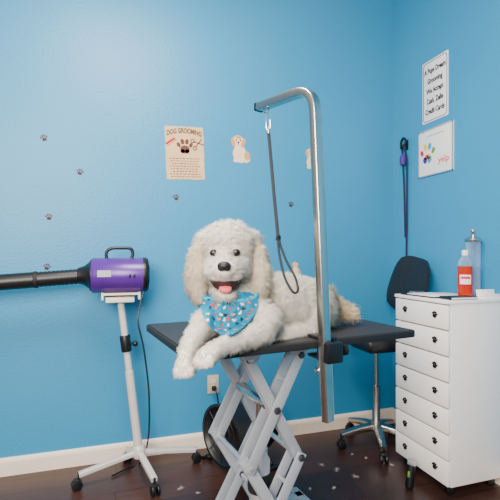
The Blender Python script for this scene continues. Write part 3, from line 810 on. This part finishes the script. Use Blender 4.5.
bm = bmesh.new(); lathe(bm, [(0, .10), (.03, .10), (.03, .16), (.024, .17), (.024, .38), (.014, .385), (.014, .612), (0, .612)]); obj('gas_column', bm, M['chrome'], ch)
for k in range(5):
    a = math.radians(30 + 72*k); dv = Vector((math.cos(a), math.sin(a), 0)); sd = Vector((-dv.y, dv.x, 0)); RL = .235
    bm = bmesh.new(); tube(bm, [dv*.015 + Vector((0, 0, .125)), dv*.12 + Vector((0, 0, .112)), dv*RL + Vector((0, 0, .085))], [1.3, 1.1, .85], sect=rrect(.016, .022, .006), up=(0, 0, 1)); obj('leg', bm, M['chrome'], ch)
    bm = bmesh.new(); e = dv*RL
    cyl(bm, e + Vector((0, 0, .09)), e + Vector((0, 0, .04)), .007)
    for s in (-1, 1): cyl(bm, e + sd*(s*.015-.008) + Vector((0, 0, .026)), e + sd*(s*.015+.008) + Vector((0, 0, .026)), .026, bev=.004)
    rbox(bm, (.034, .034, .016), Matrix.Translation(e + Vector((0, 0, .052))) @ RZ(a), .005)
    obj('caster', bm, M['black'], ch)

# ------------------------------------------------------------------ wall signs
sg = thing('payment_sign', 'white sign with bold black lettering high on the right wall', 'sign', wallM_right(Vector((WALL_X, 2.1735, 2.258))))
bm = bmesh.new(); rounded_slab(bm, .222, .396, 0, .004, .006, bev=.001); obj('board', bm, M['wpaper'], sg)
bm = bmesh.new(); tube(bm, [(x, y, .0042) for x, y in rrect(.102, .188, .022, 5)], 1, closed=True, sect=[(.0006, .0022), (-.0006, .0022), (-.0006, -.0022), (.0006, -.0022)], up=(0, 0, 1)); obj('border', bm, M['ink'], sg)
for k, s in enumerate(("A Pups Dream", "Grooming", "We Accept", "Cash, Zelle", "Credit Cards")):
    text('lettering', s, .046, 0, .130 - k*.065, .0045, M['ink'], sg, bold=.0016, sx=.68)
s2 = thing('review_sign', 'white framed sign with rainbow paw and red word below payment sign', 'sign', wallM_right(Vector((WALL_X, 2.1685, 1.866))))
bm = bmesh.new(); rounded_slab(bm, .298, .30, 0, .006, .004, bev=.001); obj('board', bm, M['wpaper'], s2)
bm = bmesh.new()
for x, y, w, h in ((0, .146, .298, .008), (0, -.146, .298, .008), (-.145, 0, .008, .30), (.145, 0, .008, .30)): rbox(bm, (w, h, .006), T(x, y, .008), .001)
obj('frame', bm, M['silver'], s2)
def dot(x, y, rx, ry, rot, m, nm='toe_print'):
    q = 1.35; bm = bmesh.new(); oval(bm, -.068 + (x + .075)*q, -.008 + (y + .015)*q, rx*q*.9, ry*q*.9, rot, .006, .0072); return obj(nm, bm, m, s2)
dot(-.091, -.042, .014, .018, .4, M['purplestrap'], 'pad_print'); dot(-.082, -.028, .013, .014, .2, M['pink'], 'pad_print'); dot(-.069, -.028, .013, .014, -.2, M['orange'], 'pad_print'); dot(-.060, -.042, .014, .018, -.4, M['teal'], 'pad_print')
dot(-.112, -.004, .011, .017, .5, M['red']); dot(-.088, .020, .012, .018, .15, M['yellow']); dot(-.060, .020, .012, .018, -.15, M['teal']); dot(-.036, -.004, .011, .017, -.5, M['green'])
text('lettering', 'yelp', .056, .072, -.066, .0065, M['pinkred'], s2, bold=.0008, label='red word yelp')
bm = bmesh.new()
rbox(bm, (.15, .004, .001), T(0, .105, .0068), 0)
obj('grey_print', bm, M['grey'], s2)

# hanging lead on right wall
hk = on_right(407, 148)
ld = thing('hanging_lead', 'dark navy dog lead hanging from a hook on right wall', 'lead', wallM_right(hk))
bm = bmesh.new(); rbox(bm, (.03, .07, .006), T(0, .02, .003), .002); tube(bm, crom([(0, .03, .004), (0, .02, .03), (0, -.005, .035), (0, -.01, .05), (0, .005, .055)], 5), .004, 8); obj('hook', bm, M['black'], ld)
bm = bmesh.new(); tube(bm, crom([(-.014, -.005, .03), (-.02, -.08, .02), (-.014, -.25, .014), (-.006, -.45, .014), (.0, -.62, .014)], 8), 1, sect=rrect(.007, .0025, .002), up=(1, 0, 0))
tube(bm, crom([(.012, -.005, .03), (.02, -.1, .018), (.014, -.3, .012), (.012, -.55, .012), (.008, -.78, .012), (.016, -.84, .014)], 8), 1, sect=rrect(.007, .0025, .002), up=(1, 0, 0)); obj('strap', bm, M['navy'], ld)
bm = bmesh.new(); tube(bm, crom([(-.012, .0, .035), (-.025, .04, .03), (0, .065, .03), (.025, .04, .03), (.012, 0, .035)], 6), .008, 8); obj('hand_loop', bm, M['black'], ld)
bm = bmesh.new(); lathe(bm, [(0, -.07), (.018, -.07), (.021, -.06), (.021, -.015), (.014, 0), (0, 0)], T(0, -.05, .034) @ RX(-PI/2), 16); obj('grip', bm, M['purplestrap'], ld, label='purple grip')
bm = bmesh.new(); tube(bm, [(.016 + .012*math.cos(t), -.86 + .018*math.sin(t), .014) for t in np.linspace(0, 2*PI, 17)[:-1]], .003, 6, closed=True); obj('snap_hook', bm, M['chrome'], ld)

# ------------------------------------------------------------------ poster
p0, p1 = on_back(165, 124.5), on_back(204.5, 181); pc = (p0 + p1) / 2
po = thing('grooming_poster', 'beige paper poster with paw emblem taped to the blue wall', 'poster', wallM_back(pc) @ RZ(math.radians(2.2)))
pw_, ph_ = p1.x - p0.x, p0.z - p1.z
pw_ *= .97; ph_ *= .98
edge = []
cs = [(-pw_/2, -ph_/2), (pw_/2, -ph_/2), (pw_/2, ph_/2), (-pw_/2, ph_/2)]
for k in range(4):
    (x0, y0), (x1, y1) = cs[k], cs[(k+1) % 4]
    for j in range(14):
        t = j/14; edge.append((x0 + (x1-x0)*t + random.uniform(-.0022, .0022), y0 + (y1-y0)*t + random.uniform(-.0022, .0022)))
bm = bmesh.new(); poly(bm, edge, .0005, .002); obj('paper', bm, M['paper'], po)
text('heading', 'DOG GROOMING', .042, 0, ph_*.42, .0021, M['brown'], po, bold=.0018, sx=.64, arch=1.6)
bm = bmesh.new(); paw(bm, .100, 0, .038, 0, .002, .003); obj('paw_emblem', bm, M['brown'], po)
bm = bmesh.new()
rbox(bm, (.066, .011, .001), T(-.088, .072, .0026) @ RZ(.6), 0)
for k in range(8): rbox(bm, (.0035, .020, .001), T(-.110 + k*.0072, .048 + k*.0049, .0026) @ RZ(.6), 0)
obj('comb_print', bm, M['red'], po)
bm = bmesh.new()
rbox(bm, (.070, .006, .001), T(.086, .064, .0026) @ RZ(.9), 0); rbox(bm, (.070, .006, .001), T(.086, .064, .0026) @ RZ(-.3), 0)
for cx, cy in ((.062, .032), (.050, .078)):
    tube(bm, [(cx + .011*math.cos(t), cy + .011*math.sin(t), .0026) for t in np.linspace(0, 2*PI, 17)[:-1]], .0028, 6, closed=True, up=(0, 0, 1))
obj('scissors_print', bm, M['brown'], po)
bm = bmesh.new()
for k in range(8):
    y = -.034 - k*.0160; x = -.098 + (k % 3)*.008
    while x < .09 - (k % 3)*.008:
        w = random.uniform(.008, .020); rbox(bm, (w, .0045, .0008), T(x + w/2, y, .0026), 0); x += w + .006
obj('printed_lines', bm, M['brown'], po)

# puppy stickers: flat cut-outs with a ragged fur outline
def furry(bm, cx, cy, rx, ry, z0, z1, n=44, j=.07, rot=0):
    pts = []
    for k in range(n):
        a = 2*PI*k/n; q = 1 + random.uniform(-j, j)
        x, y = rx*q*math.cos(a), ry*q*math.sin(a)
        pts.append((cx + x*math.cos(rot) - y*math.sin(rot), cy + x*math.sin(rot) + y*math.cos(rot)))
    poly(bm, pts, z0, z1)
def puppy(p, label):
    o = thing('puppy_sticker', label, 'sticker', wallM_back(p), 'puppy stickers on the wall')
    bm = bmesh.new()
    furry(bm, .004, -.035, .044, .056, 0, .001); furry(bm, -.005, .043, .036, .038, .0001, .0011)
    furry(bm, -.022, -.082, .016, .013, .0002, .0012, 24); furry(bm, .016, -.084, .018, .013, .0002, .0012, 24)
    furry(bm, .046, -.055, .030, .038, .0001, .0011, rot=.3)
    obj('puppy_shape', bm, M['cream'], o)
    for x, y, rx, ry, rot in ((-.038, .034, .013, .032, .25), (.028, .034, .013, .032, -.25), (.054, -.05, .020, .030, .2), (-.004, .068, .020, .010, 0)):
        bm = bmesh.new(); furry(bm, x, y, rx, ry, .0012, .0016, 24, .12, rot); obj('tan_marking', bm, M['tan'], o)
    bm = bmesh.new(); oval(bm, -.018, .050, .0048, .0052, 0, .0012, .002); oval(bm, .009, .050, .0048, .0052, 0, .0012, .002); oval(bm, -.005, .036, .007, .0052, 0, .0012, .002); obj('face_print', bm, M['ink'], o)
    bm = bmesh.new(); oval(bm, -.005, .024, .005, .008, 0, .0012, .002); obj('tongue_print', bm, M['pink'], o)
    return o
pa = puppy(on_back(239, 148), 'puppy sticker right of the beige poster, largest of its kind')
pb_ = copy_tree(pa); pb_.matrix_basis = wallM_back(on_back(311, 158)) @ Matrix.Scale(.80, 4); pb_['label'] = 'puppy sticker half hidden behind the chrome post'
pc_ = copy_tree(pa); pc_.matrix_basis = wallM_back(on_back(295.5, 268)) @ Matrix.Scale(.52, 4); pc_['label'] = "tiny puppy sticker just above the dog's back"

# paw decals
bm = bmesh.new(); paw(bm, .040, 0, 0, 0, 0, .001); pd = obj('paw_decal', bm, M['darkpaw'], None, smooth=False)
for i, (x, y, rot, lab) in enumerate(((44, 138, .3, 'brown paw print decal, highest one near left edge of wall'), (80, 172, -.25, 'brown paw print decal below and right of the highest one'),
        (49, 217, .1, 'brown paw print decal midway up, left above the black nozzle'), (47, 267, -.2, 'brown paw print decal just above the black nozzle'),
        (176, 197.5, .2, 'brown paw print decal directly under the beige poster'), (291, 204.5, -.2, 'brown paw print decal between hanging loop and chrome post'))):
    o = pd if i == 0 else pd.copy()
    if i: COL.objects.link(o)
    o.matrix_basis = wallM_back(on_back(x, y)) @ RZ(rot); tag(o, lab, 'decal', 'paw print decals on the blue wall')

# ------------------------------------------------------------------ fur tufts on the floor
def tuft(px_, py_, s):
    c = on_floor(px_, py_, 0); n = 90; an = rng.uniform(0, PI)
    lx = rng.normal(0, .009*s, n); ly = rng.normal(0, .0045*s, n) + 10*lx*lx*rng.choice([-1, 1])
    root = np.zeros((n, 3)); root[:, 0] = lx*math.cos(an) - ly*math.sin(an); root[:, 1] = lx*math.sin(an) + ly*math.cos(an); root[:, 2] = .002 + rng.random(n)*.012*s
    da = an + rng.normal(0, 1.5, n); d = np.stack([np.cos(da), np.sin(da), np.abs(rng.normal(0, .8, n))], 1); d /= np.linalg.norm(d, axis=1, keepdims=True)
    me = strand_mesh('fur_tuft', root, d, rng.uniform(.004, .009, n)*s, np.full(n, .0004), np.tile(np.array(lin((235, 226, 216))), (n, 1)), rng.normal(size=(n, 3))*np.array([.9, .9, .2]), 5, .55)
    o = finish('fur_tuft', me, M['fur'], None); o.location = c
    tag(o, 'small tuft of clipped white dog fur on the dark floor', 'fur tuft', 'clipped fur tufts on the floor')
for q in ((356, 478, .8), (392, 466, .6), (322, 466, .7), (337, 471, .9), (366, 459, .5), (180, 490, .9), (334, 489, .6), (198, 494, .6), (310, 490, .5), (352, 455, .4)): tuft(*q)

# ------------------------------------------------------------------ camera and light
cd = bpy.data.cameras.new('camera'); co = bpy.data.objects.new('camera', cd); COL.objects.link(co)
co.location = CAM; co.rotation_euler = (PI/2, 0, -YAW); cd.sensor_width = 36; cd.lens = F/500*36; cd.shift_y = (HOR-250)/500; cd.clip_start = .02
bpy.context.scene.camera = co
def area(name, loc, tgt, size, e, colr=(1, 1, 1)):
    l = bpy.data.lights.new(name, 'AREA'); l.energy = e; l.size = size; l.color = colr
    o = bpy.data.objects.new(name, l); COL.objects.link(o); o.location = loc
    o.rotation_euler = (Vector(tgt) - Vector(loc)).to_track_quat('-Z', 'Y').to_euler()
area('ceiling_lamp', (.0, 1.25, 2.95), (.1, 1.6, 0), .8, 88, (1, .92, .84))
area('front_fill', (-1.0, -.8, 2.1), (.45, 1.6, .95), 1.4, 190, (1, .92, .84))  # unseen fill light added behind the camera to brighten the dog's front
w = bpy.data.worlds.new('world'); bpy.context.scene.world = w; w.use_nodes = True
w.node_tree.nodes['Background'].inputs['Color'].default_value = (1, .96, .92, 1); w.node_tree.nodes['Background'].inputs['Strength'].default_value = .58
